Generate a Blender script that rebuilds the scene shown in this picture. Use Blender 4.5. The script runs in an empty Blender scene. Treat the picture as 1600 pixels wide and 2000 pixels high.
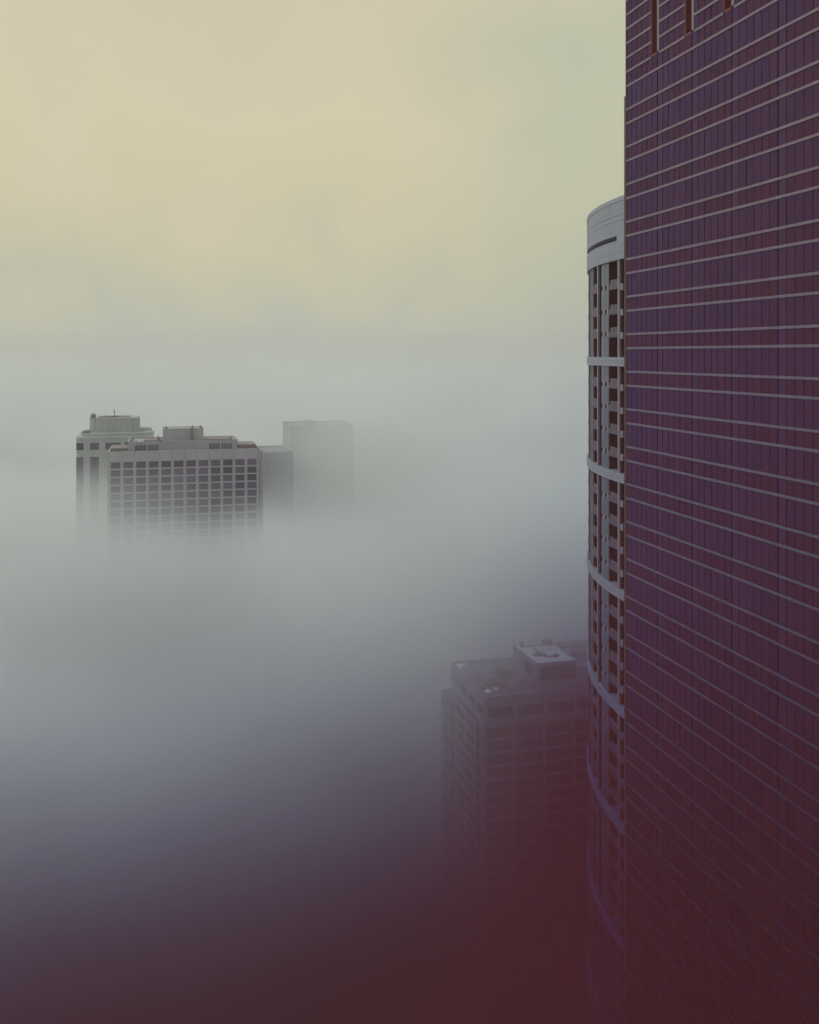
import bpy, math, random
from math import radians as R, sin, cos, atan, atan2, pi, sqrt
random.seed(7)
sc = bpy.context.scene
C = sc.collection

# ------------------------------------------------------------------ camera
H = 200.0                      # eye height above the street
YAW = 14.3                     # the street grid is turned this much from the line of sight
F = 1900.0                     # focal length in photo pixels (1600 wide)
HOR = 692.0                    # photo row of the horizon
cam = bpy.data.cameras.new('camera')
cam.sensor_fit = 'HORIZONTAL'; cam.sensor_width = 36; cam.lens = F / 1600 * 36
cam.shift_y = -(1000 - HOR) / 1600
cam.clip_start = 0.5; cam.clip_end = 20000
co = bpy.data.objects.new('camera', cam); C.objects.link(co)
co.location = (0, 0, H); co.rotation_euler = (R(90), 0, R(-YAW))
sc.camera = co

# ------------------------------------------------------------------ exposure and render settings
sc.view_settings.view_transform = 'Standard'; sc.view_settings.look = 'None'
sc.view_settings.exposure = 0.0; sc.view_settings.gamma = 1.0
sc.cycles.use_denoising = True
sc.cycles.volume_bounces = 2
sc.cycles.max_bounces = 6; sc.cycles.diffuse_bounces = 2; sc.cycles.glossy_bounces = 2
sc.cycles.volume_max_steps = 256
sc.cycles.use_adaptive_sampling = True
sc.cycles.adaptive_threshold = 0.03

# ------------------------------------------------------------------ sky: a Nishita sky behind a closed, thinly broken cloud deck
SUN_EL, SUN_AZ = 48.0, 300.0   # azimuth clockwise from +Y
w = bpy.data.worlds.new('World'); sc.world = w; w.use_nodes = True
nt = w.node_tree; N = nt.nodes; L = nt.links
for n in list(N): N.remove(n)
out = N.new('ShaderNodeOutputWorld')
sky = N.new('ShaderNodeTexSky'); sky.sky_type = 'NISHITA'; sky.sun_disc = False
sky.sun_elevation = R(SUN_EL); sky.sun_rotation = R(SUN_AZ); sky.air_density = 1.5; sky.dust_density = 6
b1 = N.new('ShaderNodeBackground'); b1.inputs['Strength'].default_value = 0.05
L.new(sky.outputs[0], b1.inputs['Color'])
tc = N.new('ShaderNodeTexCoord')
sx = N.new('ShaderNodeSeparateXYZ'); L.new(tc.outputs['Generated'], sx.inputs[0])
n1 = N.new('ShaderNodeTexNoise'); n1.inputs['Scale'].default_value = 4.2; n1.inputs['Detail'].default_value = 5; n1.inputs['Roughness'].default_value = .5; n1.inputs['Distortion'].default_value = .6
L.new(tc.outputs['Generated'], n1.inputs['Vector'])
ns = N.new('ShaderNodeMath'); ns.operation = 'MULTIPLY_ADD'; ns.inputs[1].default_value = .50; ns.inputs[2].default_value = -.25
L.new(n1.outputs['Fac'], ns.inputs[0])
ad = N.new('ShaderNodeMath'); ad.operation = 'ADD'; L.new(sx.outputs['Z'], ad.inputs[0]); L.new(ns.outputs[0], ad.inputs[1])
cr = N.new('ShaderNodeValToRGB'); L.new(ad.outputs[0], cr.inputs[0])
SKY = [(0.0, (.52, .56, .44)), (.05, (.60, .59, .43)), (.13, (.70, .64, .43)), (.24, (.74, .665, .455)), (.45, (.68, .62, .44)), (.62, (.62, .72, .72)), (1.0, (.60, .76, .84))]
e = cr.color_ramp.elements
e[0].position = SKY[0][0]; e[0].color = (*SKY[0][1], 1); e[1].position = 1; e[1].color = (*SKY[-1][1], 1)
for p, c in SKY[1:-1]:
    x = e.new(p); x.color = (*c, 1)
b2 = N.new('ShaderNodeBackground'); b2.inputs['Strength'].default_value = .97
# the deck is greyer and greener towards the right
m1 = N.new('ShaderNodeMath'); m1.operation = 'MULTIPLY_ADD'; m1.inputs[1].default_value = .5; L.new(n1.outputs['Fac'], m1.inputs[0]); L.new(sx.outputs['X'], m1.inputs[2])
m2 = N.new('ShaderNodeMapRange'); m2.interpolation_type = 'SMOOTHSTEP'; m2.inputs['From Min'].default_value = .45; m2.inputs['From Max'].default_value = .80; m2.inputs['To Max'].default_value = .75
L.new(m1.outputs[0], m2.inputs['Value'])
mc = N.new('ShaderNodeMix'); mc.data_type = 'RGBA'; mc.inputs[7].default_value = (.50, .56, .42, 1)
L.new(m2.outputs[0], mc.inputs[0]); L.new(cr.outputs[0], mc.inputs[6]); L.new(mc.outputs[2], b2.inputs['Color'])
mx = N.new('ShaderNodeMixShader'); mx.inputs[0].default_value = .93
L.new(b1.outputs[0], mx.inputs[1]); L.new(b2.outputs[0], mx.inputs[2]); L.new(mx.outputs[0], out.inputs['Surface'])

# ------------------------------------------------------------------ sun, spread wide by the cloud
sl = bpy.data.lights.new('sun', 'SUN'); sl.energy = 1.1; sl.angle = R(30); sl.color = (1, .93, .80)
so = bpy.data.objects.new('sun', sl); C.objects.link(so); so.location = (0, 0, 400)
so.rotation_euler = (R(90 - SUN_EL), 0, R(180 - SUN_AZ))

# ------------------------------------------------------------------ materials
def mat(name, col, rough=.6, metal=0.0, spec=.5, tint=None, ior=1.5, var=0.0, scale=.3, streak=0.0, bump=0.0, each=0.0):
    m = bpy.data.materials.new(name); m.use_nodes = True
    t = m.node_tree; p = t.nodes['Principled BSDF']
    p.inputs['Roughness'].default_value = rough; p.inputs['Metallic'].default_value = metal
    p.inputs['Specular IOR Level'].default_value = spec; p.inputs['IOR'].default_value = ior
    if tint: p.inputs['Specular Tint'].default_value = (*tint, 1)
    p.inputs['Base Color'].default_value = (*col, 1)
    if var or streak:
        g = t.nodes.new('ShaderNodeNewGeometry')
        mp = t.nodes.new('ShaderNodeMapping'); mp.inputs['Scale'].default_value = (1, 1, .25 if streak else 1)
        t.links.new(g.outputs['Position'], mp.inputs['Vector'])
        a = t.nodes.new('ShaderNodeTexNoise'); a.inputs['Scale'].default_value = scale; a.inputs['Detail'].default_value = 6; a.inputs['Roughness'].default_value = .65
        t.links.new(mp.outputs[0], a.inputs['Vector'])
        r = t.nodes.new('ShaderNodeMapRange'); r.inputs['To Min'].default_value = 1 - (var or streak); r.inputs['To Max'].default_value = 1 + (var or streak)
        r.inputs['From Min'].default_value = .3; r.inputs['From Max'].default_value = .7
        t.links.new(a.outputs['Fac'], r.inputs['Value'])
        v = t.nodes.new('ShaderNodeVectorMath'); v.operation = 'SCALE'; v.inputs[0].default_value = col
        t.links.new(r.outputs[0], v.inputs['Scale']); t.links.new(v.outputs[0], p.inputs['Base Color'])
        if each:
            oi = t.nodes.new('ShaderNodeObjectInfo'); r2 = t.nodes.new('ShaderNodeMapRange'); r2.inputs['To Min'].default_value = 1 - each * .6; r2.inputs['To Max'].default_value = 1 + each
            mu = t.nodes.new('ShaderNodeMath'); mu.operation = 'MULTIPLY'
            t.links.new(oi.outputs['Random'], r2.inputs['Value']); t.links.new(r2.outputs[0], mu.inputs[0]); t.links.new(r.outputs[0], mu.inputs[1]); t.links.new(mu.outputs[0], v.inputs['Scale'])
        if bump:
            bp = t.nodes.new('ShaderNodeBump'); bp.inputs['Strength'].default_value = bump; bp.inputs['Distance'].default_value = .05
            t.links.new(a.outputs['Fac'], bp.inputs['Height']); t.links.new(bp.outputs[0], p.inputs['Normal'])
    return m

M = {}
def coated_glass(name, col, refl, ior, rough, pane=True):
    m = bpy.data.materials.new(name); m.use_nodes = True; t = m.node_tree
    o_ = [n for n in t.nodes if n.type == 'OUTPUT_MATERIAL'][0]
    for n in list(t.nodes):
        if n.type == 'BSDF_PRINCIPLED': t.nodes.remove(n)
    d = t.nodes.new('ShaderNodeBsdfDiffuse'); gl = t.nodes.new('ShaderNodeBsdfGlossy')
    gl.inputs['Color'].default_value = (*refl, 1); gl.inputs['Roughness'].default_value = rough
    f = t.nodes.new('ShaderNodeFresnel'); f.inputs['IOR'].default_value = ior
    mixs = t.nodes.new('ShaderNodeMixShader')
    t.links.new(f.outputs[0], mixs.inputs[0]); t.links.new(d.outputs[0], mixs.inputs[1]); t.links.new(gl.outputs[0], mixs.inputs[2]); t.links.new(mixs.outputs[0], o_.inputs['Surface'])
    g = t.nodes.new('ShaderNodeNewGeometry'); sn = t.nodes.new('ShaderNodeVectorMath'); sn.operation = 'MULTIPLY_ADD'
    sn.inputs[1].default_value = (0, 6 / 6.4, 1 / 3.9); sn.inputs[2].default_value = (0, -86.2 * 6 / 6.4, -(200.64) / 3.9)
    fl_ = t.nodes.new('ShaderNodeVectorMath'); fl_.operation = 'FLOOR'
    wn = t.nodes.new('ShaderNodeTexWhiteNoise')
    t.links.new(g.outputs['Position'], sn.inputs[0]); t.links.new(sn.outputs[0], fl_.inputs[0]); t.links.new(fl_.outputs[0], wn.inputs['Vector'])
    r = t.nodes.new('ShaderNodeMapRange'); r.inputs['To Min'].default_value = .90; r.inputs['To Max'].default_value = 1.10
    t.links.new(wn.outputs['Value'], r.inputs['Value'])
    v = t.nodes.new('ShaderNodeVectorMath'); v.operation = 'SCALE'; v.inputs[0].default_value = col
    t.links.new(r.outputs[0], v.inputs['Scale']); t.links.new(v.outputs[0], d.inputs['Color'])
    return m
M['glass'] = coated_glass('tinted_glass', (.092, .022, .029), (.065, .21, .74), 1.95, .16)
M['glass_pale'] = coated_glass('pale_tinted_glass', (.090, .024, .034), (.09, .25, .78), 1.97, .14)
M['spandrel'] = coated_glass('spandrel_glass', (.098, .023, .029), (.06, .18, .60), 1.85, .22)
M['mullion'] = mat('maroon_mullion', (.085, .017, .022), .7, 0, .15)
M['band'] = mat('anodised_band', (.24, .205, .29), .36, 1.0, .5, None, 1.5, .12, .6)
M['recess'] = mat('maroon_recess', (.17, .032, .036), .6)
M['fin'] = mat('pale_reveal', (.22, .16, .19), .5)
M['white'] = mat('white_panel', (.29, .32, .40), .55, 0, .4, None, 1.5, .06, .4, .06)
M['joint'] = mat('panel_joint', (.20, .19, .22), .7)
M['column'] = mat('white_column', (.24, .225, .28), .5, 0, .4, None, 1.5, .05, .5)
M['bay'] = mat('dark_bay', (.10, .018, .024), .8, 0, .12, None, 1.4, .15, .4)
M['panel_glass'] = mat('blue_glass_panel', (.17, .21, .30), .3, .4, .5, None, 1.5, .08, .6)
M['rail'] = mat('balcony_rail', (.24, .22, .28), .5)
M['upstand'] = mat('balcony_front', (.10, .075, .12), .55)
M['concrete'] = mat('warm_concrete', (.36, .35, .39), .8, 0, .3, None, 1.5, .10, .12, .12, .2)
M['concrete_pale'] = mat('pale_concrete', (.39, .41, .41), .8, 0, .3, None, 1.5, .07, .15, .07, .2)
M['concrete_grey'] = mat('mauve_concrete', (.26, .225, .31), .8, 0, .3, None, 1.5, .12, .15, .12, .2)
M['window'] = mat('dark_window', (.075, .05, .10), .15, 0, .5, (.6, .65, 1), 1.5, .25, .2, each=.9)
M['window_b'] = mat('maroon_window', (.05, .013, .02), .2, 0, .4, (.6, .6, 1), 1.45, .15, .2, each=.8)
M['roof'] = mat('bitumen_roof', (.17, .12, .16), .9, 0, .3, None, 1.5, .25, .25, 0, .3)
M['roof_pale'] = mat('pale_roof', (.62, .60, .62), .7, 0, .3, None, 1.5, .08, .3)
M['metal'] = mat('grey_metal', (.20, .16, .19), .5, .3)
M['dark'] = mat('dark_metal', (.07, .035, .045), .6)
M['sheet'] = mat('white_sheet', (.85, .86, .86), .5)
M['far'] = mat('far_tower', (.08, .075, .14), .5, 0, .4, (.6, .65, 1), 1.5, .15, .05)
M['far_window'] = mat('far_glass', (.06, .04, .07), .2)
M['ground'] = mat('asphalt', (.085, .026, .030), .9, 0, .2, None, 1.5, .25, .02)

# ------------------------------------------------------------------ mesh helpers
class MB:
    def __init__(s): s.v = []; s.f = []; s.m = []
    def box(s, x0, x1, y0, y1, z0, z1, mi=0):
        b = len(s.v)
        s.v += [(x0, y0, z0), (x1, y0, z0), (x1, y1, z0), (x0, y1, z0), (x0, y0, z1), (x1, y0, z1), (x1, y1, z1), (x0, y1, z1)]
        for q in ((0, 3, 2, 1), (4, 5, 6, 7), (0, 1, 5, 4), (1, 2, 6, 5), (2, 3, 7, 6), (3, 0, 4, 7)):
            s.f.append(tuple(b + i for i in q)); s.m.append(mi)
        return s
    def prism(s, pts, z0, z1, mi=0):          # pts counter-clockwise
        b = len(s.v); n = len(pts)
        s.v += [(x, y, z0) for x, y in pts] + [(x, y, z1) for x, y in pts]
        s.f.append(tuple(b + i for i in reversed(range(n)))); s.m.append(mi)
        s.f.append(tuple(b + n + i for i in range(n))); s.m.append(mi)
        for i in range(n):
            j = (i + 1) % n
            s.f.append((b + i, b + j, b + n + j, b + n + i)); s.m.append(mi)
        return s
    def quad(s, a, b_, c, d, mi=0):
        b = len(s.v); s.v += [a, b_, c, d]; s.f.append((b, b + 1, b + 2, b + 3)); s.m.append(mi); return s
    def cyl(s, x, y, z0, z1, r, r2=None, n=16, mi=0):
        r2 = r if r2 is None else r2
        b = len(s.v)
        s.v += [(x + r * cos(2 * pi * i / n), y + r * sin(2 * pi * i / n), z0) for i in range(n)]
        s.v += [(x + r2 * cos(2 * pi * i / n), y + r2 * sin(2 * pi * i / n), z1) for i in range(n)]
        s.f.append(tuple(b + i for i in reversed(range(n)))); s.m.append(mi)
        s.f.append(tuple(b + n + i for i in range(n))); s.m.append(mi)
        for i in range(n):
            j = (i + 1) % n
            s.f.append((b + i, b + j, b + n + j, b + n + i)); s.m.append(mi)
        return s
    def build(s, name, mats, parent=None, label=None, kind=None):
        me = bpy.data.meshes.new(name); me.from_pydata(s.v, [], s.f); me.update()
        for m_ in (mats if isinstance(mats, (list, tuple)) else [mats]): me.materials.append(m_)
        me.polygons.foreach_set('material_index', s.m)
        o = bpy.data.objects.new(name, me); C.objects.link(o)
        if parent is not None:
            o.parent = parent; o.location = [-v for v in parent.location] if parent.type == 'EMPTY' else (0, 0, 0)
        if label: o['label'] = label
        if kind: o['kind'] = kind
        return o
def thing(name, label, cat, loc, group=None):
    o = bpy.data.objects.new(name, None); C.objects.link(o); o.location = loc
    o['label'] = label; o['category'] = cat
    if group: o['group'] = group
    return o

def ray(px):
    """horizontal direction of a photo column in the world"""
    a = atan((px - 800) / F) + R(YAW)
    return sin(a), cos(a)
def depth(x, y): return x * sin(R(YAW)) + y * cos(R(YAW))

# ------------------------------------------------------------------ ground
g = MB(); g.quad((-6000, -6000, 0), (6000, -6000, 0), (6000, 6000, 0), (-6000, 6000, 0))
o = g.build('ground', M['ground']); o['kind'] = 'structure'

# ------------------------------------------------------------------ 1. the glass tower on the right
XT, YT0, YT1 = 47.0, 8.0, 92.8
PANE = 6.4 / 6
tw = thing('office_tower', 'tall dark maroon glass tower with pairs of pale horizontal bands, filling the right edge', 'skyscraper', (XT, (YT0 + YT1) / 2, 0))
ZTOP = 262.0
MB().box(XT + .95, 92, YT0, YT1, 0, ZTOP - 1).build('core', M['recess'], tw)
MB().box(XT - .1, 92.4, YT0 - .3, YT1 + .3, ZTOP - 1.003, ZTOP + .5).build('parapet', M['mullion'], tw)
ZN = H + 29.6                     # the vertical slots begin here
majors = []
y = 86.2 - 6.4 * 13
while y < 93:
    if y > YT0: majors.append(y)
    y += 6.4
panes = []
y = 86.2 + 6 * PANE
panes_y = [86.2 + PANE * k for k in range(-80, 7) if 86.2 + PANE * k >= YT0]
slots = [(m, m + PANE) for m in majors if m < 90]
# levels: band height list (z centre)
lev = []
for k in range(-60, 7):
    for off in (.64, 2.1):
        lev.append((H + off + 3.9 * k, off == .64))
lev = [(z, a) for z, a in lev if 1 < z]
z = H + 2.1 + 3.9 * 6 + 2.42
while z < ZTOP - 1.5:
    lev.append((z, True)); z += 1.49
lev.sort()
def pane_faces(mb, z0, z1, upper):
    for i in range(len(panes_y) - 1):
        a, b = panes_y[i], panes_y[i + 1]
        if b > YT1 + .01: continue
        t1, t2 = random.uniform(-.010, .010), random.uniform(-.010, .010)
        slot = any(abs(a - s0) < .05 for s0, s1 in slots)
        x = XT
        if slot and upper: x = XT + .70
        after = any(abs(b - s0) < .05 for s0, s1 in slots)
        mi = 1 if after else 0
        # facing -X
        mb.quad((x + t1, b, z0), (x - t1, a, z0), (x - t1 + t2, a, z1), (x + t1 + t2, b, z1), mi)
def band_boxes(mb, zc, upper):
    spans = [(YT0, YT1 - .15)]
    if upper:
        ys = [YT0]
        for s0, s1 in slots: ys += [s0 - .43, s1 + .11]
        ys.append(YT1 - .15)
        spans = [(ys[i], ys[i + 1]) for i in range(0, len(ys), 2) if ys[i + 1] - ys[i] > .3]
    for a, b in spans: mb.box(XT - .07, XT + .03, a, b, zc - .11, zc + .11)
low_glass, low_band = MB(), MB()
for i in range(len(lev) - 1):
    z0, z1 = lev[i][0], lev[i + 1][0]
    vis = z0 > 126 and z0 < H + 42
    upper = z0 > ZN - .3
    tgt = MB() if vis else low_glass
    pane_faces(tgt, z0, z1, upper)
    vision = (z1 - z0) > 2
    if vis:
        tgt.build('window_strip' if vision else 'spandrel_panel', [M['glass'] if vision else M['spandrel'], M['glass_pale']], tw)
    bt = MB() if vis else low_band
    band_boxes(bt, z0, upper)
    if vis: bt.build('horizontal_band', M['band'], tw)
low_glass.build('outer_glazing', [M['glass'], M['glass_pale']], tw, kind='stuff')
low_band.build('outer_band', M['band'], tw, kind='stuff')
minor = MB()
for k, yy in enumerate(panes_y):
    maj = any(abs(yy - m_) < .05 for m_ in majors)
    if yy > YT1 - .2: continue
    wd, pr = (.022, .06) if maj else (.009, .03)
    top = ZTOP - 1.01
    mb = MB().box(XT - pr, XT + .1, yy - wd, yy + wd, 0, top if not maj else top)
    if yy > 50: mb.build('mullion', M['mullion'], tw)
    else: minor.v, minor.f, minor.m = minor.v, minor.f, minor.m; b0 = len(minor.v); minor.v += mb.v; minor.f += [tuple(b0 + q for q in f) for f in mb.f]; minor.m += mb.m
    # half-pane lines
minor.build('near_mullion', M['mullion'], tw, kind='stuff')
for s0, s1 in slots:
    if s0 < 50: continue
    q = MB()
    q.box(XT - .06, XT + .68, s0 - .42, s0 + .02, ZN, ZTOP - 1.02, 1)          # paler reveal on the near side
    q.box(XT + .62, XT + .68, s0 + .021, s1 - .021, ZN, ZTOP - 1.02, 0)          # dark back of the slot
    q.box(XT - .05, XT + .68, s1 - .02, s1 + .10, ZN, ZTOP - 1.02, 0)
    q.box(XT - .03, XT + .61, s0 + .021, s1 - .021, ZN - .2, ZN, 0)
    q.build('vertical_slot', [M['recess'], M['fin']], tw)
MB().box(XT - .05, XT + .5, YT1 - .15, YT1 + .05, 0, ZTOP - 1.02).build('corner_trim', M['dark'], tw)
MB().box(XT - .02, XT + 1.5, YT1 + .05, YT1 + .42, 0, H + 27.0).build('corner_panel', M['dark'], tw)

# ------------------------------------------------------------------ 2. the curved white apartment tower behind it
CX, CY, RR = 121.3, 119.9, 60.0
def ang(px, r=RR):
    dx, dy = ray(px)
    b = -(dx * CX + dy * CY); c = CX * CX + CY * CY - r * r
    d = b * b - c
    t = -b - sqrt(max(d, 0))
    return atan2(t * dy - CY, t * dx - CX)
def arc(mb, a0, a1, r0, r1, z0, z1, mi=0, step=.02):
    if a1 < a0: a0, a1 = a1, a0
    n = max(1, int((a1 - a0) / step))
    A = [a0 + (a1 - a0) * i / n for i in range(n + 1)]
    b = len(mb.v)
    for a in A:
        for r, z in ((r0, z0), (r1, z0), (r1, z1), (r0, z1)):
            mb.v.append((CX + r * cos(a), CY + r * sin(a), z))
    for i in range(n):
        p, q = b + 4 * i, b + 4 * (i + 1)
        for j in range(4):
            k = (j + 1) % 4
            mb.f.append((p + j, p + k, q + k, q + j)); mb.m.append(mi)
    mb.f.append((b, b + 3, b + 2, b + 1)); mb.m.append(mi)
    e_ = b + 4 * n
    mb.f.append((e_, e_ + 1, e_ + 2, e_ + 3)); mb.m.append(mi)
    return mb
AL, AR = R(118), R(190)
ct = thing('apartment_tower', 'curved white residential tower with stacked balconies, peeping out behind the dark glass tower', 'skyscraper', (75, 140, 0))
ZT = H + 21.6
body = MB()
pts = [(CX + (RR - 1.6) * cos(AL + (AR - AL) * i / 40), CY + (RR - 1.6) * sin(AL + (AR - AL) * i / 40)) for i in range(41)]
pts = pts + [(CX + 5, CY + (RR - 1.6) * sin(AR)), (CX + 5, CY + (RR - 1.6) * sin(AL))]
body.prism(pts, 0, ZT - .4)
body.build('wall', M['bay'], ct)
ZC = H + 13.1
cw = MB()
arc(cw, AL, AR, RR - 2, RR + .25, ZC, H + 15.75)
arc(cw, AL, AR, RR - 2, RR + .25, H + 16.45, H + 18.45)
arc(cw, AL, AR, RR - 2, RR + .25, H + 18.50, H + 19.15)
arc(cw, AL, AR, RR - 2, RR + .25, H + 19.20, H + 21.1)
arc(cw, AL, AR, RR - 2, RR + .31, H + 21.1, ZT + .1)
arc(cw, ang(1208), AR, RR - 2, RR + .24, H + 15.75, H + 16.45)
arc(cw, AL, AR, RR - 2, RR + .12, H + 18.40, H + 18.55, 1); arc(cw, AL, AR, RR - 2, RR + .12, H + 19.1, H + 19.25, 1)
arc(cw, AL, AR, RR - 2, RR + .262, H + 14.1, H + 14.16, 1)
arc(cw, AL, ang(1208), RR - 2, RR - .9, H + 15.7, H + 16.5, 2)
for k in range(80):               # vertical panel joints of the crown
    a = AL + (AR - AL) * (k + .5) / 80
    arc(cw, a - .00045, a + .00045, RR, RR + .258, ZC + .02, H + 15.7, 1); arc(cw, a - .00045, a + .00045, RR, RR + .258, H + 19.25, H + 21.05, 1); arc(cw, a - .00045, a + .00045, RR, RR + .258, H + 16.5, H + 18.4, 1)
cw.build('crown', [M['white'], M['joint'], M['dark']], ct)
MB().prism([(CX + (RR - 2.2) * cos(AL + (AR - AL) * i / 40), CY + (RR - 2.2) * sin(AL + (AR - AL) * i / 40)) for i in range(41)] + [(CX + 4.5, CY + (RR - 2.2) * sin(AR)), (CX + 4.5, CY + (RR - 2.2) * sin(AL))], ZT - .38, ZT - .1).build('roof', M['roof_pale'], ct)
c1, c2 = ang(1210), ang(1169)
MOD = c2 - c1                      # negative: angle falls as we go away? handled by sign
K = range(-2, 4)
def P(px, k): return ang(px) + MOD * k
BANDS = [H - .4 - 16 * k for k in range(13) if H - .4 - 16 * k > 8]
for zb in BANDS:
    q = MB()
    arc(q, AL, AR, RR - 1.2, RR + .3, zb - 1.25, zb)
    arc(q, AL, AR, RR - 1.2, RR + .31, zb - .48, zb - .42, 1); arc(q, AL, AR, RR - 1.2, RR + .31, zb - .85, zb - .79, 1)
    q.build('belt_course', [M['white'], M['joint']], ct)
FL = [H + 9.3, H + 5.8, H + 2.6]
for zb in BANDS:
    FL += [zb - 4.2, zb - 7.4, zb - 10.6, zb - 13.8]
FL = [f for f in FL if f > 4]
def inside(a): return AL < a < AR
def seg(mb, p0, p1, k, r0, r1, z0, z1, mi=0, step=.02):
    a0, a1 = P(p0, k), P(p1, k)
    if not (inside(a0) and inside(a1)): return False
    arc(mb, a0, a1, r0, r1, z0, z1, mi, step); return True
for k in K:
    q = MB()
    if seg(q, 1208, 1211.6, k, RR - .18, RR + .12, 0, ZC - .003):
        seg(q, 1208.4, 1211.2, k, RR - 1.7, RR - .181, 0, ZC - .003, 1); q.build('column', [M['column'], M['bay']], ct)
    # glass bay panel between balconies: 1174.5 .. 1188.5
    q = MB(); ok = False
    zz = sorted([f for f in FL] + [b for b in BANDS])
    prev = 2.0
    if k >= 0: seg(q, 1174.7, 1188.0, k, RR - 1.7, RR - .23, 2, ZC - .003, 3)
    for f in zz + [ZC]:
        t = min(f, ZC) if f in FL else (f - 1.26 if f in BANDS else ZC)
        if k < 0: break
        if t > prev:
            ok = seg(q, 1174.5, 1188.2, k, RR - .22, RR - .05, prev, t, 0)
        if f in FL:
            seg(q, 1177, 1180.5, k, RR - .3, RR - .02, f + .003, f + .6, 1)
            seg(q, 1185.5, 1188.0, k, RR - .3, RR - .02, f + .003, f + .6, 1)
            seg(q, 1174.5, 1188.2, k, RR - .4, RR, f + .6, f + .67, 2)
            prev = f + .68
        else: prev = f
    for j in range(1, 5) if k >= 0 else ():
        pj = 1174.5 + j * 2.75
        seg(q, pj - .05, pj + .05, k, RR - .2, RR - .02, 2, ZC - .01, 2)
    if ok: q.build('bay_window', [M['panel_glass'], M['white'], M['joint'], M['bay']], ct)
vis_b, rest_b = 0, MB()
for f in sorted(FL, reverse=True):
    for k in K:
        for (p0, p1, rl) in ((1190.5, 1207.6, 1192.5),):
            q = MB()
            if not seg(q, p0, p1, k, RR - 1.7, RR + .1, f - .2, f + .0, 0): continue
            seg(q, p0, p1, k, RR - .08, RR + .08, f, f + .62, 0)
            a0, a1 = P(rl, k), P(p1 - .4, k)
            n = 5
            rq = MB()
            for i in range(n):
                a = a0 + (a1 - a0) * (i + .3) / n; b = a0 + (a1 - a0) * (i + .75) / n
                arc(rq, a, b, RR - .03, RR + .03, f + .625, f + 1.15, 0)
            arc(rq, P(p0, k), P(p1, k), RR - .02, RR + .02, f + 1.15, f + 1.18, 0)
            if k in (-1, 0, 1) and vis_b < 100 and f > H - 100:
                bo = q.build('balcony', M['upstand'], ct); rq.build('railing', M['rail'], bo); vis_b += 1
            else:
                for s_ in (q, rq):
                    b0 = len(rest_b.v); rest_b.v += s_.v; rest_b.f += [tuple(b0 + x for x in ff) for ff in s_.f]; rest_b.m += s_.m
        # short slab stub right of the column
        q = MB()
        if k < 1 and seg(q, 1212, 1217, k, RR - .4, RR + .05, f - .45, f + .45, 0):
            b0 = len(rest_b.v); rest_b.v += q.v; rest_b.f += [tuple(b0 + x for x in ff) for ff in q.f]; rest_b.m += [1] * len(q.m)
rest_b.build('far_balcony', [M['upstand'], M['column']], ct, kind='stuff')

# ------------------------------------------------------------------ generic facade grids
def join(dst, src):
    b0 = len(dst.v); dst.v += src.v; dst.f += [tuple(b0 + x for x in f) for f in src.f]; dst.m += src.m

# ------------------------------------------------------------------ 3. the office block with a flat roof, lower right
ob = thing('office_block', 'mauve concrete block with strip windows and a flat cluttered roof, sinking into fog', 'building', (104, 264, 0))
X0, X1, Y0, Y1 = 84.0, 130.0, 248.0, 279.0
ZR = H - 92.1
wall = MB()
# top storey
wall.box(X0 + .6, X1, Y0 + .6, Y1, H - 100.2, ZR - 1.1)
# parapet ring, front / left / back / right
def ring(mb, x0, x1, y0, y1, z0, z1, t, mi=0):
    mb.box(x0, x1, y0, y0 + t, z0, z1, mi); mb.box(x0, x1, y1 - t, y1, z0, z1, mi)
    mb.box(x0, x0 + t, y0 + t, y1 - t, z0, z1, mi); mb.box(x1 - t, x1, y0 + t, y1 - t, z0, z1, mi)
ring(wall, X0, X1, Y0, Y1, H - 95.1, ZR, .6)
ring(wall, X0 - .02, X1 + .02, Y0 - .02, Y1 + .02, H - 100.2, H - 98.1, .7)
cols = [84.0 + 8.75 * k for k in range(6)]
for k, x in enumerate(cols):
    a, b = (x, x + 1.0) if k == 0 else (x - .5, x + .5)
    wall.box(a, b, Y0 - .05, Y0 + .65, H - 98.1, H - 95.1)
ly = [248 + 7.6 * k for k in range(5)]
for k, yv in enumerate(ly):
    a, b = (yv + .65, yv + 1.1) if k == 0 else (yv - .45, min(yv + .45, Y1))
    wall.box(X0 - .05, X0 + .65, a, b, H - 98.1, H - 95.1)
# body below with staggered plan
Z5 = H - 100.2
foot_ = [(X0, 251.5), (X0, 249.5), (92.6, 249.5), (92.6, 248.9), (X1 - .3, 248.9), (X1 - .3, 290), (79.6, 290), (79.6, 271), (82.6, 271), (82.6, 252.2)]
foot_in = [(84.5, 250.1), (93.2, 250.1), (93.2, 249.5), (X1 - .9, 249.5), (X1 - .9, 278.6), (81.6, 278.6), (81.6, 271.6), (83.2, 271.6), (83.2, 252.8), (84.5, 252.8)]
foot = [(X0 - .1, 249.5), (92.6, 249.5), (92.6, 248.9), (X1 - .3, 248.9), (X1 - .3, 279.2), (81, 279.2), (81, 271), (82.6, 271), (82.6, 252.2), (X0 - .1, 252.2)]
wall.prism(foot_in, 0, Z5 - .003, 1)
zf = Z5 - .5; lv = []
wall.prism(foot, Z5 - .9, Z5 - .01)
zz = Z5 - .9
while zz > 4:
    lv.append((zz - 2.95, zz)); zz -= 2.95
    wall.prism(foot, zz - .65, zz); zz -= .65
for (px_, py_, w_) in [(X0 - .1, 249.45, 1.1), (92.1, 248.85, 1.0), (101, 248.85, 1.0), (109.75, 248.85, 1.0), (118.5, 248.85, 1.0), (127.2, 248.85, 1.0)]:
    wall.box(px_, px_ + w_, py_, py_ + .7, 0, Z5 - .93)
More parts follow.
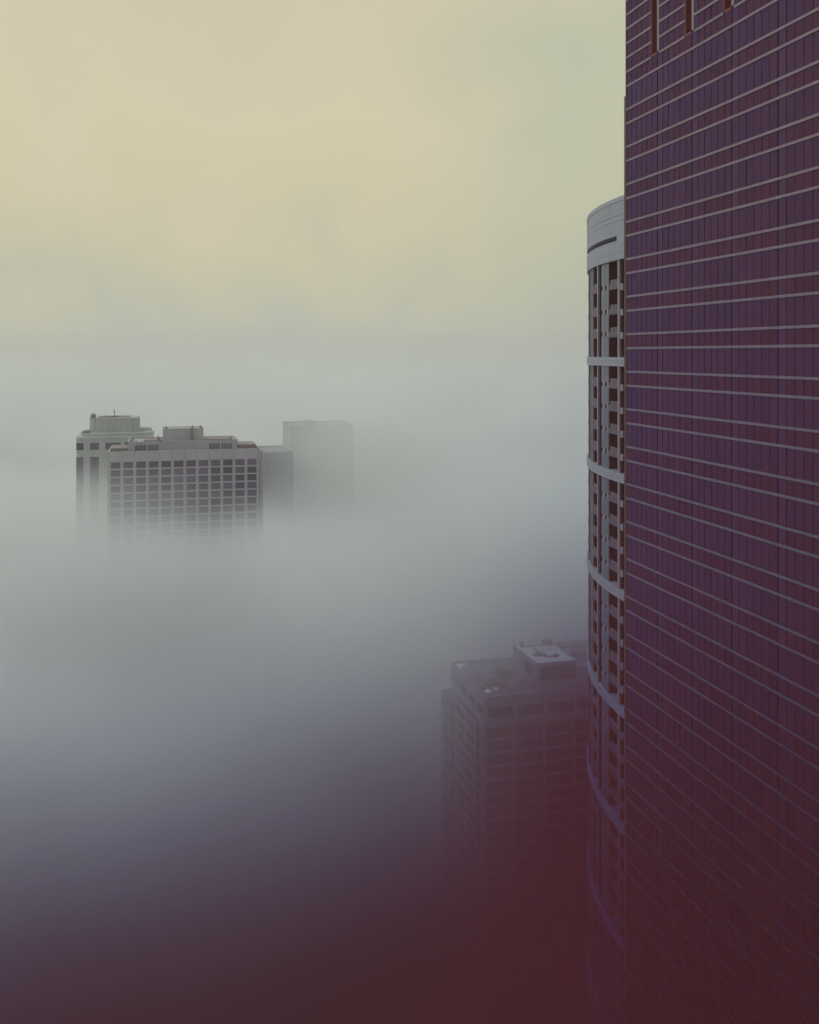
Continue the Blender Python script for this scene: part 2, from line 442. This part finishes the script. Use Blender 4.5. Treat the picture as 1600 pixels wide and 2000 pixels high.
wall.box(X0 - .15, X0 + .4, 251.5, 252.25, 0, Z5 - .93); wall.box(82.55, 83.1, 252.15, 252.9, 0, Z5 - .93)
wall.box(82.55, 83.2, 261, 261.5, 0, Z5 - .93); wall.box(82.55, 83.1, 270.2, 270.9, 0, Z5 - .93); wall.box(80.95, 81.6, 270.95, 271.7, 0, Z5 - .93); wall.box(80.95, 81.6, 278.6, 279.25, 0, Z5 - .93)
wall.build('wall', [M['concrete_grey'], M['window_b']], ob)
# roof terrace of the lower step
MB().box(81.2, X0 - .2, 271.2, 279.0, Z5, Z5 + .2).build('lower_roof', M['roof'], ob)
nb = 0; rest = MB()
def win_front(x0, x1, y, z0, z1):
    global nb
    q = MB(); q.box(x0, x1, y, y + .1, z0, z1)
    n = max(1, int((x1 - x0) / 1.9))
    for i in range(1, n): q.box(x0 + (x1 - x0) * i / n - .05, x0 + (x1 - x0) * i / n + .05, y - .05, y - .001, z0, z1, 1)
    return q
def win_left(y0, y1, x, z0, z1):
    q = MB(); q.box(x, x + .1, y0, y1, z0, z1)
    n = max(1, int((y1 - y0) / 1.9))
    for i in range(1, n): q.box(x - .05, x - .001, y0 + (y1 - y0) * i / n - .05, y0 + (y1 - y0) * i / n + .05, z0, z1, 1)
    return q
WM = [M['window_b'], M['dark']]
for k in range(5):
    win_front(cols[k] + (1.0 if k == 0 else .5), min(cols[k + 1] - .5, X1 - .7), Y0 + .4, H - 98.1, H - 95.1).build('window', WM, ob); nb += 1
for k in range(4):
    win_left(ly[k] + (1.1 if k == 0 else .45), ly[k + 1] - .45, X0 + .4, H - 98.1, H - 95.1).build('window', WM, ob); nb += 1
for (z0, z1) in lv:
    for (a, b, yv) in ((X0 + 1.0, 92.1, 250.0), (93.1, 101, 249.4), (102, 109.75, 249.4), (110.75, 118.5, 249.4), (119.5, 127.2, 249.4)):
        q = win_front(a, b, yv, z0 + .005, z1 - .005)
        if nb < 100 and a < 117: q.build('window', WM, ob); nb += 1
        else: join(rest, q)
    for (a, b, xv) in ((252.9, 261, 83.1), (261.5, 270.2, 83.1), (271.7, 278.6, 81.5)):
        q = win_left(a, b, xv, z0 + .005, z1 - .005)
        if nb < 100: q.build('window', WM, ob); nb += 1
        else: join(rest, q)
rest.build('lower_window', WM, ob, kind='stuff')
MB().box(X0 + .6, X1 - .6, Y0 + .6, Y1 - .6, ZR - 1.09, ZR - .9).build('roof', M['roof'], ob)
# plant room on the roof
q = MB()
q.box(101, 113.3, 253.5, 271.7, ZR - .9, H - 86.3)
ring(q, 100.9, 113.4, 253.4, 271.8, H - 86.3, H - 86.0, .35)
q.box(113.3, 122, 256, 273, ZR - .9, H - 88.8)
q.build('plant_room', M['concrete_grey'], ob)
MB().box(101.3, 113.0, 253.8, 271.4, H - 86.29, H - 86.12).build('plant_roof', M['roof_pale'], ob, 'pale reflective roof of the plant room')
q = MB(); q.box(102, 112.7, 253.35, 253.48, H - 91.0, H - 87.2)
for i in range(1, 12): q.box(102 + i * .89 - .04, 102 + i * .89 + .04, 253.30, 253.349, H - 91.0, H - 87.2, 1)
q.build('louvre', WM, ob)
q = MB(); q.box(100.86, 100.98, 256.5, 262.2, H - 90.6, H - 87.2)
for i in range(1, 8): q.box(100.80, 100.858, 256.5 + i * .71 - .04, 256.5 + i * .71 + .04, H - 90.6, H - 87.2, 1)
q.build('louvre', WM, ob)
MB().box(100.9, 100.99, 254.4, 255.3, ZR - .9, ZR + 1.3).build('door', M['dark'], ob)
q = MB(); q.box(102.2, 103.2, 268.5, 269.5, H - 86.1, H - 84.8).cyl(102.7, 269, H - 84.8, H - 84.4, .35); q.build('vent', M['metal'], ob)
q = MB(); q.box(109.5, 112.2, 268.5, 270.4, H - 86.1, H - 84.9).box(109.7, 112, 268.7, 270.2, H - 84.9, H - 84.6); q.build('cooling_unit', M['metal'], ob)
q = MB(); q.box(103.0, 104.9, 259.4, 261.1, H - 86.1, H - 85.4).box(104.9, 106.8, 259.9, 260.5, H - 86.1, H - 85.6); q.build('cooling_unit', M['metal'], ob)
q = MB(); q.cyl(108.9, 258.3, H - 86.1, H - 85.55, .85).cyl(108.9, 258.3, H - 85.549, H - 85.4, .6); q.build('exhaust_fan', M['metal'], ob)
q = MB(); q.box(103.5, 109.5, 269.1, 269.35, H - 86.1, H - 85.8); q.box(105.4, 105.7, 258.8, 269.1, H - 86.1, H - 85.8); q.box(105.7, 108.2, 258.3, 258.55, H - 86.1, H - 85.8); q.build('duct', M['metal'], ob)
for (x, y, h) in ((101.2, 270.9, 1.6), (110.8, 269.3, 2.2), (113.2, 262, 1.3)):
    MB().cyl(x, y, H - 86, H - 86 + h + (1.6 if x == 110.8 else 0), .06, .03, 6).build('antenna', M['dark'], ob)
q = MB()
q.box(113.6, 128, 273.5, 278.0, ZR - .9, H - 88.2).cyl(119, 264, H - 88.8, H - 86.9, 3.2, 2.9, 20); q.build('cooling_tower', M['roof'], ob)
# clutter on the open roof
for (x, y, s_, h) in ((88.5, 266.5, .5, .9), (98.6, 257.5, .6, 1.1), (92.4, 274.6, .45, .8), (97.2, 274.8, .8, 1.2), (87.6, 262.8, .3, .6), (96.5, 252.3, .35, .7), (118.5, 252.6, .6, 1.0)):
    q = MB(); q.box(x - s_, x + s_, y - s_ * .8, y + s_ * .8, ZR - .9, ZR - .9 + h).box(x - s_ * 1.15, x + s_ * 1.15, y - s_, y + s_, ZR - .899 + h, ZR - .8 + h); q.build('vent', M['metal'], ob)
q = MB()
q.box(86.5, 100.9, 263.4, 263.52, ZR - .9, ZR - .62).box(93.1, 93.22, 252.5, 263.39, ZR - .9, ZR - .62).box(89.0, 89.12, 263.53, 277.5, ZR - .9, ZR - .66).box(101.5, 127, 251.2, 251.32, ZR - .9, ZR - .6)
q.build('pipe_run', M['metal'], ob)
q = MB()
for i in range(22):
    q.box(X0 + 1.6 + i * 2.0, X0 + 1.66 + i * 2.0, Y1 - .9, Y1 - .84, ZR - .5, ZR + .75)
q.box(X0 + 1.6, X1 - 1.4, Y1 - .89, Y1 - .85, ZR + .7, ZR + .74).box(X0 + 1.6, X1 - 1.4, Y1 - .89, Y1 - .85, ZR + .3, ZR + .34)
q.build('railing', M['metal'], ob)
q = MB(); q.cyl(91.2, 259.2, ZR - .9, ZR - .2, 2.9, 2.9, 24).cyl(91.2, 259.2, ZR - .199, ZR - .1, 2.2, 2.2, 24); q.build('exhaust_fan', M['dark'], ob)
q = MB(); q.box(94.6, 96.8, 264.5, 268.5, ZR - .9, ZR + .7).box(96.8, 99.2, 266.2, 267.4, ZR - .9, ZR + .2).cyl(95.7, 266, ZR + .7, ZR + 1.2, .8); q.build('air_handler', M['dark'], ob)
q = MB(); q.prism([(84.65, 272.5), (86.0, 275.3), (88.9, 278.35), (84.65, 278.35)], ZR - .89, ZR - .45); q.build('roof_sheet', M['sheet'], ob, 'white triangular sheet in the roof corner')
q = MB(); q.cyl(86.1, 251.4, ZR - .9, ZR - .3, .15, .15, 8)
q.cyl(86.1, 251.4, ZR - .3, ZR + .35, .25, 1.0, 16); q.cyl(86.1, 251.4, ZR + .351, ZR + .8, 1.0, .3, 16)
q.build('antenna_dome', M['sheet'], ob)
q = MB()
for i in range(3): q.box(89.3 + i * .5, 89.42 + i * .5, 254.6, 256.2, ZR - .9, ZR - .3)
q.build('pipe_rack', M['sheet'], ob)

# ------------------------------------------------------------------ 4. the gridded tower front, left middle
gb = thing('gridded_tower', 'broad grey tower with a regular grid of dark square windows, stepped roof above the fog', 'skyscraper', (10, 455, 0))
GY = 440.0
def gx(px):                        # photo column -> x on the plane y = GY
    dx, dy = ray(px); return GY * dx / dy
GX0, GX1 = gx(211), gx(508)
bays = 12
wx = [gx(214.8 + 0) + 0] ; bx0 = gx(210.5 + 1.5); 
xa, xb = gx(213), gx(504)
bw = (xb - xa) / bays
GT = H - 42.2
fl = 3.46
wall = MB()
wall.box(GX0 + .4, GX1 - .2, GY + .7, GY + 30, 0, GT - 1.2, 0)
wall.box(GX0, GX1, GY - .02, GY + .7, GT - 4.6, GT)
wall.box(GX0, GX0 + .7, GY + .7, GY + 30, GT - 1.2, GT); wall.box(GX1 - .7, GX1, GY + .7, GY + 30, GT - 1.2, GT); wall.box(GX0 + .7, GX1 - .7, GY + 29.3, GY + 30, GT - 1.2, GT)
pw = .62
for i in range(bays + 1):
    xc = xa + bw * i
    wall.box(xc - pw, xc + pw, GY, GY + .72, 0, GT - 4.603)
    wall.box(xc - .09, xc + .09, GY - .05, GY - .001, 0, GT - .3, 1)
wall.box(GX0, xa - pw - .01, GY + .002, GY + .72, 0, GT - 4.603)
zt = GT - 4.6
rows = []
while zt - fl > 3:
    rows.append((zt - fl + .62, zt)); wall.box(GX0 + .01, GX1 - .01, GY + .05, GY + .715, zt - fl, zt - fl + .62); zt -= fl
wall.box(GX1 + .001, GX1 + 1.6, GY + 2, GY + 28, 0, GT - 1.5)
wall.build('wall', [M['concrete'], M['joint']], gb)
nb = 0; rest = MB()
for r_i, (z0, z1) in enumerate(rows):
    for i in range(bays):
        x0, x1 = xa + bw * i + pw, xa + bw * (i + 1) - pw
        q = MB(); q.box(x0, x1, GY + .45, GY + .55, z0 + .002, z1 - .002)
        q.box((x0 + x1) / 2 - .05, (x0 + x1) / 2 + .05, GY + .38, GY + .449, z0 + .01, z1 - .01, 1)
        if nb < 100: q.build('window', [M['window'], M['dark']], gb); nb += 1
        else: join(rest, q)
    q = MB(); q.box(xb + pw + .15, GX1 - .35, GY + .0, GY + .3, z0, z1); join(rest, q)
rest.build('lower_window', [M['window'], M['dark']], gb, kind='stuff')
MB().box(GX0 + .7, GX1 - .7, GY + .7, GY + 29.3, GT - 1.19, GT - .9).build('roof', M['roof'], gb)
# set-back storey and plant room
def px_y(px, yy): dx, dy = ray(px); return yy * dx / dy
def zpy(py, x, yy): return H - (py - HOR) / F * depth(x, yy)
ys = GY + 4
sx0, sx1 = px_y(250, ys), px_y(464, ys)
q = MB(); zt1 = zpy(864, 0, ys)
q.box(sx0, sx1, ys, GY + 26, GT - .9, zt1); ring(q, sx0 - .15, sx1 + .15, ys - .15, GY + 26.15, zt1, zt1 + .5, .6)
n = 9
for i in range(1, n): q.box(sx0 + (sx1 - sx0) * i / n - .06, sx0 + (sx1 - sx0) * i / n + .06, ys - .05, ys - .001, GT, zt1 - .1, 1)
q.build('setback_storey', [M['concrete'], M['joint']], gb)
for a, b in ((264, 285), (289, 309), (409, 429), (433, 453)):
    q = MB(); q.box(px_y(a, ys), px_y(b, ys), ys - .1, ys - .003, zpy(880.5, 0, ys), zpy(868.5, 0, ys))
    for i in range(1, 5):
        xm = px_y(a + (b - a) * i / 5, ys); q.box(xm - .12, xm + .12, ys - .16, ys - .101, zpy(880.4, 0, ys), zpy(868.6, 0, ys), 1)
    q.build('louvre', [M['window'], M['concrete']], gb)
yp = GY + 9
q = MB(); zt2 = zpy(838.5, 0, yp)
q.box(px_y(318, yp), px_y(397.5, yp), yp, yp + 12, zt1 + .003, zt2); ring(q, px_y(318, yp) - .1, px_y(397.5, yp) + .1, yp - .1, yp + 12.1, zt2, zt2 + .25, .4)
q.build('plant_room', M['concrete'], gb)
q = MB(); q.box(px_y(372, yp), px_y(379, yp), yp - 1.3, yp - .003, zt1, zt1 + 3.2).box(px_y(373, yp), px_y(377.5, yp), yp - 1, yp - .003, zt1 + 3.2, zt2 + .6)
q.build('exhaust_stack', M['metal'], gb)
for a, h in ((324.5, 1.0), (376, 1.3), (392, 1.2)):
    x = px_y(a, yp + 1); MB().cyl(x, yp + 1, zt2 + .1, zt2 + .3 + h * .5, .38, .38, 8).cyl(x, yp + 1, zt2 + .3 + h * .5, zt2 + .4 + h, .16, .1, 8).build('antenna', M['dark'], gb)
q = MB(); q.box(px_y(398, ys + 6), px_y(455, ys + 6), ys + 6, ys + 18, zt1 + .1, zpy(856, 40, ys + 6)); q.build('rear_plant', M['metal'], gb)
q = MB(); q.box(px_y(281, ys + 5), px_y(317, ys + 5), ys + 5, ys + 14, zt1 + .1, zpy(859.5, 0, ys + 5)); q.build('rear_plant', M['metal'], gb)
q = MB(); q.box(px_y(216, GY + 3), px_y(249, GY + 3), GY + 3, GY + 20, GT - .9, GT + 1.2)
for i in range(6): q.box(px_y(219 + i * 5, GY + 2), px_y(221 + i * 5, GY + 2), GY + 2, GY + 2.4, GT - .9, GT + .7)
q.build('cooling_unit', M['metal'], gb)
q = MB(); q.box(px_y(466, GY + 4), px_y(500, GY + 4), GY + 4, GY + 20, GT - .9, GT + 1.5); q.build('cooling_unit', M['metal'], gb)
for a, h in ((256, 1.5), (260, 2.2), (266, 1.0), (309, 2.8), (312, 2.0), (450, 1.8)):
    x = px_y(a, ys + 1); MB().box(x - .3, x + .3, ys + 1, ys + 1.6, zt1 + .1, zt1 + h).build('vent', M['metal'], gb)

# ------------------------------------------------------------------ 5. the pale tower behind it, far left
pb = thing('pale_tower', 'pale concrete tower with rounded corner and round-edged penthouse, left behind the gridded tower', 'skyscraper', (-30, 510, 0))
DY = 490.0
dx0, dx1 = px_y(148, DY), px_y(300, DY)
def dz(py): return zpy(py, -20, DY)
def rrect(x0, x1, y0, y1, r, n=6):
    p = []
    for cx_, cy_, a0 in ((x1 - r, y0 + r, -90), (x1 - r, y1 - r, 0), (x0 + r, y1 - r, 90), (x0 + r, y0 + r, 180)):
        for i in range(n + 1):
            a = R(a0 + 90 * i / n); p.append((cx_ + r * cos(a), cy_ + r * sin(a)))
    return p
q = MB()
zD = dz(853)
q.prism(rrect(dx0, dx1, DY, DY + 34, 2.5), 0, zD - 1.0); q.prism(rrect(dx0 - .15, dx1 + .15, DY - .15, DY + 34.15, 2.6), zD - .997, zD)
q.prism(rrect(dx0 + 2.0, dx1 - 1, DY + 2.5, DY + 33, 5), zD + .001, zD + 1.6)
q.prism(rrect(px_y(262, DY + 16), px_y(296, DY + 16), DY + 16, DY + 31, 4), zD + 1.601, dz(843))
q.build('wall', M['concrete_pale'], pb)
q = MB()
ph0, ph1 = px_y(174, DY + 8), px_y(272.5, DY + 8)
q.prism(rrect(ph0, ph1, DY + 8, DY + 28, 3.2), zD + 1.603, dz(819.5)); q.prism(rrect(ph0 - .1, ph1 + .1, DY + 7.9, DY + 28.1, 3.3), dz(819.4), dz(818.2))
for i in range(1, 8): 
    xm = ph0 + (ph1 - ph0) * i / 8; q.box(xm - .06, xm + .06, DY + 7.95, DY + 8.2, zD + 1.7, dz(820), 1)
q.build('penthouse', [M['concrete_pale'], M['joint']], pb)
q = MB(); q.cyl(px_y(182, DY + 10), DY + 10, dz(818.1), dz(811), 1.25, 1.25, 14).cyl(px_y(182, DY + 10), DY + 10, dz(810.9), dz(809), 1.1, .6, 14); q.build('water_tank', M['metal'], pb)
q = MB(); x = px_y(223.5, DY + 12); q.cyl(x, DY + 12, dz(818), dz(803.5), .16, .12, 6).cyl(x, DY + 12, dz(808), dz(805), .35, .35, 6); q.build('antenna', M['dark'], pb)
q = MB(); q.box(px_y(192, DY + 12), px_y(254, DY + 12), DY + 12, DY + 22, dz(818), dz(816.6)).box(px_y(206, DY + 11), px_y(209, DY + 11), DY + 11, DY + 12, dz(818), dz(813.5)).box(px_y(214, DY + 13), px_y(232, DY + 13), DY + 13, DY + 16, dz(816.5), dz(815.2)); q.build('roof_plant', M['metal'], pb)
q = MB(); q.box(px_y(160, DY + 5), px_y(173, DY + 5), DY + 5, DY + 12, zD + 1.6, dz(842.5)); q.build('cooling_unit', M['metal'], pb)
for a, b in ((148.9, 163), (176, 193), (206, 236), (244, 262)):
    def strip(z0, z1):
        q = MB(); q.box(px_y(a, DY), px_y(b, DY), DY - .05, DY + .5 if a > 150 else DY + 5.5, z0, z1)
        n_ = max(2, int((b - a) / 4))
        for i in range(1, n_):
            xm = px_y(a + (b - a) * i / n_, DY); q.box(xm - .07, xm + .07, DY - .1, DY - .051, z0, z1, 1)
        q.build('window', [M['window'], M['metal']], pb)
    strip(dz(877.5), dz(864))
    if a < 200:
        zc = dz(890)
        while zc > 40:
            strip(max(zc - 14, 5), zc - .25); zc -= 14

# ------------------------------------------------------------------ 6. far shapes in the fog
def far_tower(label, p0, p1, py, yy, dep, plant=None):
    x0, x1 = px_y(p0, yy), px_y(p1, yy); zt = zpy(py, (x0 + x1) / 2, yy)
    t = thing('distant_tower', label, 'skyscraper', ((x0 + x1) / 2, yy + dep / 2, 0))
    q = MB(); q.box(x0, x1, yy, yy + dep, 0, zt)
    n = max(4, int((x1 - x0) / 5))
    for i in range(n + 1):
        xm = x0 + (x1 - x0) * i / n; q.box(xm - .4, xm + .4, yy - .5, yy - .001, 0, zt - 2)
    q.build('wall', M['far'], t)
    q = MB(); z_ = zt - 3
    while z_ > 10: q.box(x0 + .5, x1 - .5, yy - .2, yy - .002, z_ - 2.2, z_); z_ -= 3.8
    q.build('window_strip', M['far_window'], t, kind='stuff')
    q = MB(); ring(q, x0 - .1, x1 + .1, yy - .55, yy + dep + .1, zt - 1, zt + .8, .7)
    q.build('parapet', M['far'], t)
    if plant: MB().box(px_y(plant[0], yy + 8), px_y(plant[1], yy + 8), yy + 8, yy + 20, zt, zpy(plant[2], (x0 + x1) / 2, yy + 8)).build('plant_room', M['far'], t)
    return t
far_tower('faint blue-grey tower, tallest silhouette in the fog right of the gridded tower', 568, 690, 833, 600, 40, (600, 616, 822))
far_tower('low dim block half lost in fog, against the right side of the gridded tower', 516, 572, 886, 540, 40)

# ------------------------------------------------------------------ air
def volume(name, col, density=None):
    m = bpy.data.materials.new(name); m.use_nodes = True; t = m.node_tree
    for n in list(t.nodes):
        if n.type == 'BSDF_PRINCIPLED': t.nodes.remove(n)
    o_ = [n for n in t.nodes if n.type == 'OUTPUT_MATERIAL'][0]
    p = t.nodes.new('ShaderNodeVolumePrincipled')
    p.inputs['Color'].default_value = (*col, 1); p.inputs['Absorption Color'].default_value = (1, 1, 1, 1)
    p.inputs['Anisotropy'].default_value = 0.0
    if density is not None: p.inputs['Density'].default_value = density
    t.links.new(p.outputs[0], o_.inputs['Volume'])
    return m, t, p
FOGCOL = (.95, .96, .94)
m, t, p = volume('haze_air', FOGCOL, .00028)
hz = MB().box(-6200, 6200, -6200, 6200, -1.0, 282).build('haze', m); hz['kind'] = 'stuff'

m, t, p = volume('fog_and_shade_air', (.925, .982, .985))
p.inputs['Absorption Color'].default_value = (.4, .4, .6, 1)
n_, l_ = t.nodes, t.links
geo = n_.new('ShaderNodeNewGeometry')
def mth(op, a, b=None, c=None, clamp=False):
    x = n_.new('ShaderNodeMath'); x.operation = op; x.use_clamp = clamp
    for i, v in enumerate((a, b, c)):
        if v is None: continue
        if isinstance(v, (int, float)): x.inputs[i].default_value = v
        else: l_.new(v, x.inputs[i])
    return x.outputs[0]
def mr(v, a, b, c, d, smooth=True):
    x = n_.new('ShaderNodeMapRange'); x.interpolation_type = 'SMOOTHSTEP' if smooth else 'LINEAR'
    l_.new(v, x.inputs['Value'])
    for k, q_ in (('From Min', a), ('From Max', b), ('To Min', c), ('To Max', d)): x.inputs[k].default_value = q_
    return x.outputs[0]
sp = n_.new('ShaderNodeSeparateXYZ'); l_.new(geo.outputs['Position'], sp.inputs[0])
nz = n_.new('ShaderNodeTexNoise'); nz.inputs['Scale'].default_value = 1 / 130; nz.inputs['Detail'].default_value = 2; nz.inputs['Roughness'].default_value = .55
l_.new(geo.outputs['Position'], nz.inputs['Vector'])
X, Y, Z = sp.outputs
def vec(op, a, b, c=None):
    x = n_.new('ShaderNodeVectorMath'); x.operation = op
    for i, v in enumerate((a, b, c)):
        if v is None: continue
        if isinstance(v, tuple): x.inputs[i].default_value = v
        else: l_.new(v, x.inputs[i])
    return x.outputs['Value'] if op in ('LENGTH', 'DISTANCE', 'DOT_PRODUCT') else x.outputs['Vector']
POS = geo.outputs['Position']
def lump(x, y, z, rx, ry, rz, amp):
    v = vec('MULTIPLY_ADD', POS, (1 / rx, 1 / ry, 1 / rz), (-x / rx, -y / ry, -z / rz))
    return mr(vec('LENGTH', v, None), 0, 2, amp, 0)
def dist(x, y):
    return vec('LENGTH', vec('MULTIPLY_ADD', POS, (1, 1, 0), (-x, -y, 0)), None)
r = dist(82, 58)
near = mr(r, 185, 310, 0, 1)                        # the canyon round the towers is nearly clear
top = mth('ADD', mr(r, 300, 1500, H - 80, H + 30, False), mth('MULTIPLY', mr(nz.outputs['Fac'], .25, .75, -38, 38, False), mr(r, 450, 1300, 1, .6)))
lay = mth('DIVIDE', mth('SUBTRACT', top, Z), mr(r, 300, 1400, 38, 250, False))   # 0 at the top, 1 sixty metres down
lay = mr(lay, 0, 1, 0, 1)
wisp = n_.new('ShaderNodeTexNoise'); wisp.inputs['Scale'].default_value = 1 / 75; wisp.inputs['Detail'].default_value = 3; wisp.inputs['Roughness'].default_value = .6
l_.new(geo.outputs['Position'], wisp.inputs['Vector'])
dens = mth('MULTIPLY', mth('MULTIPLY', mth('MULTIPLY', lay, mth('MULTIPLY', near, mr(r, 650, 2100, 1, .12))), .036), mr(wisp.outputs['Fac'], .33, .67, .12, 2.1))
def at_px(px, py, d):
    dx, dy = ray(px); k_ = d / (dx * sin(R(YAW)) + dy * cos(R(YAW)))
    return dx * k_, dy * k_, H - (py - HOR) / F * d
for (px_, py_, d_, a_, b_, amp_) in ((715, 900, 540, 40, 30, .03), (400, 1110, 385, 50, 12, .02), (180, 1060, 400, 40, 20, .015), (600, 1080, 480, 60, 14, .02), (1060, 1160, 310, 60, 30, .04), (430, 1220, 400, 60, 22, .02), (230, 1200, 390, 50, 24, .015), (330, 1300, 345, 70, 24, .016), (866, 1440, 258, 15, 32, .003), (290, 1075, 395, 20, 9, .022), (500, 1060, 410, 14, 11, .02), (170, 1030, 420, 16, 14, .012), (560, 1030, 500, 30, 16, .02), (480, 1490, 270, 70, 30, .011), (150, 1640, 240, 60, 25, .007), (640, 905, 545, 60, 45, .005)):
    x_, y_, z_ = at_px(px_, py_, d_)
    dens = mth('ADD', dens, lump(x_, y_, z_, a_, 40, b_, amp_))
x_, y_, z_ = at_px(585, 940, 530)                 # a clearing in the fog in front of the two distant towers
dens = mth('MULTIPLY', dens, mth('SUBTRACT', 1, lump(x_, y_, z_, 26, 75, 34, .14)))
# made-up dark red veil, added to darken the low view, thickening towards the street
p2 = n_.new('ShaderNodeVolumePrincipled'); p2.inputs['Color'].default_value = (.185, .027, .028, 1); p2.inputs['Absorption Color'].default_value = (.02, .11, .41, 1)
shade_veil = mth('MULTIPLY', mth('EXPONENT', mth('MULTIPLY', mth('SUBTRACT', H, Z), 1 / 25)), .00016)
shade_veil = mth('MULTIPLY', shade_veil, mr(r, 170, 290, 1, .0))
tower_shade = mth('MULTIPLY', mth('EXPONENT', mth('MULTIPLY', mth('SUBTRACT', H, Z), 1 / 12)), .0007)   # extra veil added in front of the tower walls to darken them lower down
tower_shade = mth('MULTIPLY', mth('MULTIPLY', tower_shade, mr(X, 38, 60, 0, 1)), mth('MULTIPLY', mr(Y, 115, 160, 1, 0), mr(Z, H - 5, H + 25, 1, 0)))
shade_veil = mth('ADD', shade_veil, tower_shade)
tower_shade2 = mth('MULTIPLY', mth('EXPONENT', mth('MULTIPLY', mth('SUBTRACT', H, Z), 1 / 18)), .0028)  # second added veil, dims the lower front of the glass tower
tower_shade2 = mth('MULTIPLY', mth('MULTIPLY', tower_shade2, mr(X, 8, 40, 0, 1)), mth('MULTIPLY', mr(Y, 70, 100, 1, 0), mr(Z, H - 5, H + 25, 1, 0)))
shade_veil = mth('ADD', shade_veil, tower_shade2)
l_.new(mth('MINIMUM', shade_veil, .06), p2.inputs['Density'])
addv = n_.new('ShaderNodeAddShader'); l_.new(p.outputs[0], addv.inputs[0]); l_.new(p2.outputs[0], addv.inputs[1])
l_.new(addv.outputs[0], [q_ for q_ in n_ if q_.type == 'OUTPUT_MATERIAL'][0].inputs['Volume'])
l_.new(dens, p.inputs['Density'])
fb = MB().box(-1500, 1500, -700, 2400, .5, 278).build('fog_bank', m); fb['kind'] = 'stuff'  # box holds the pale fog and the added darkening veil
m.cycles.volume_step_rate = 1.0
sc.cycles.volume_step_rate = 0.35
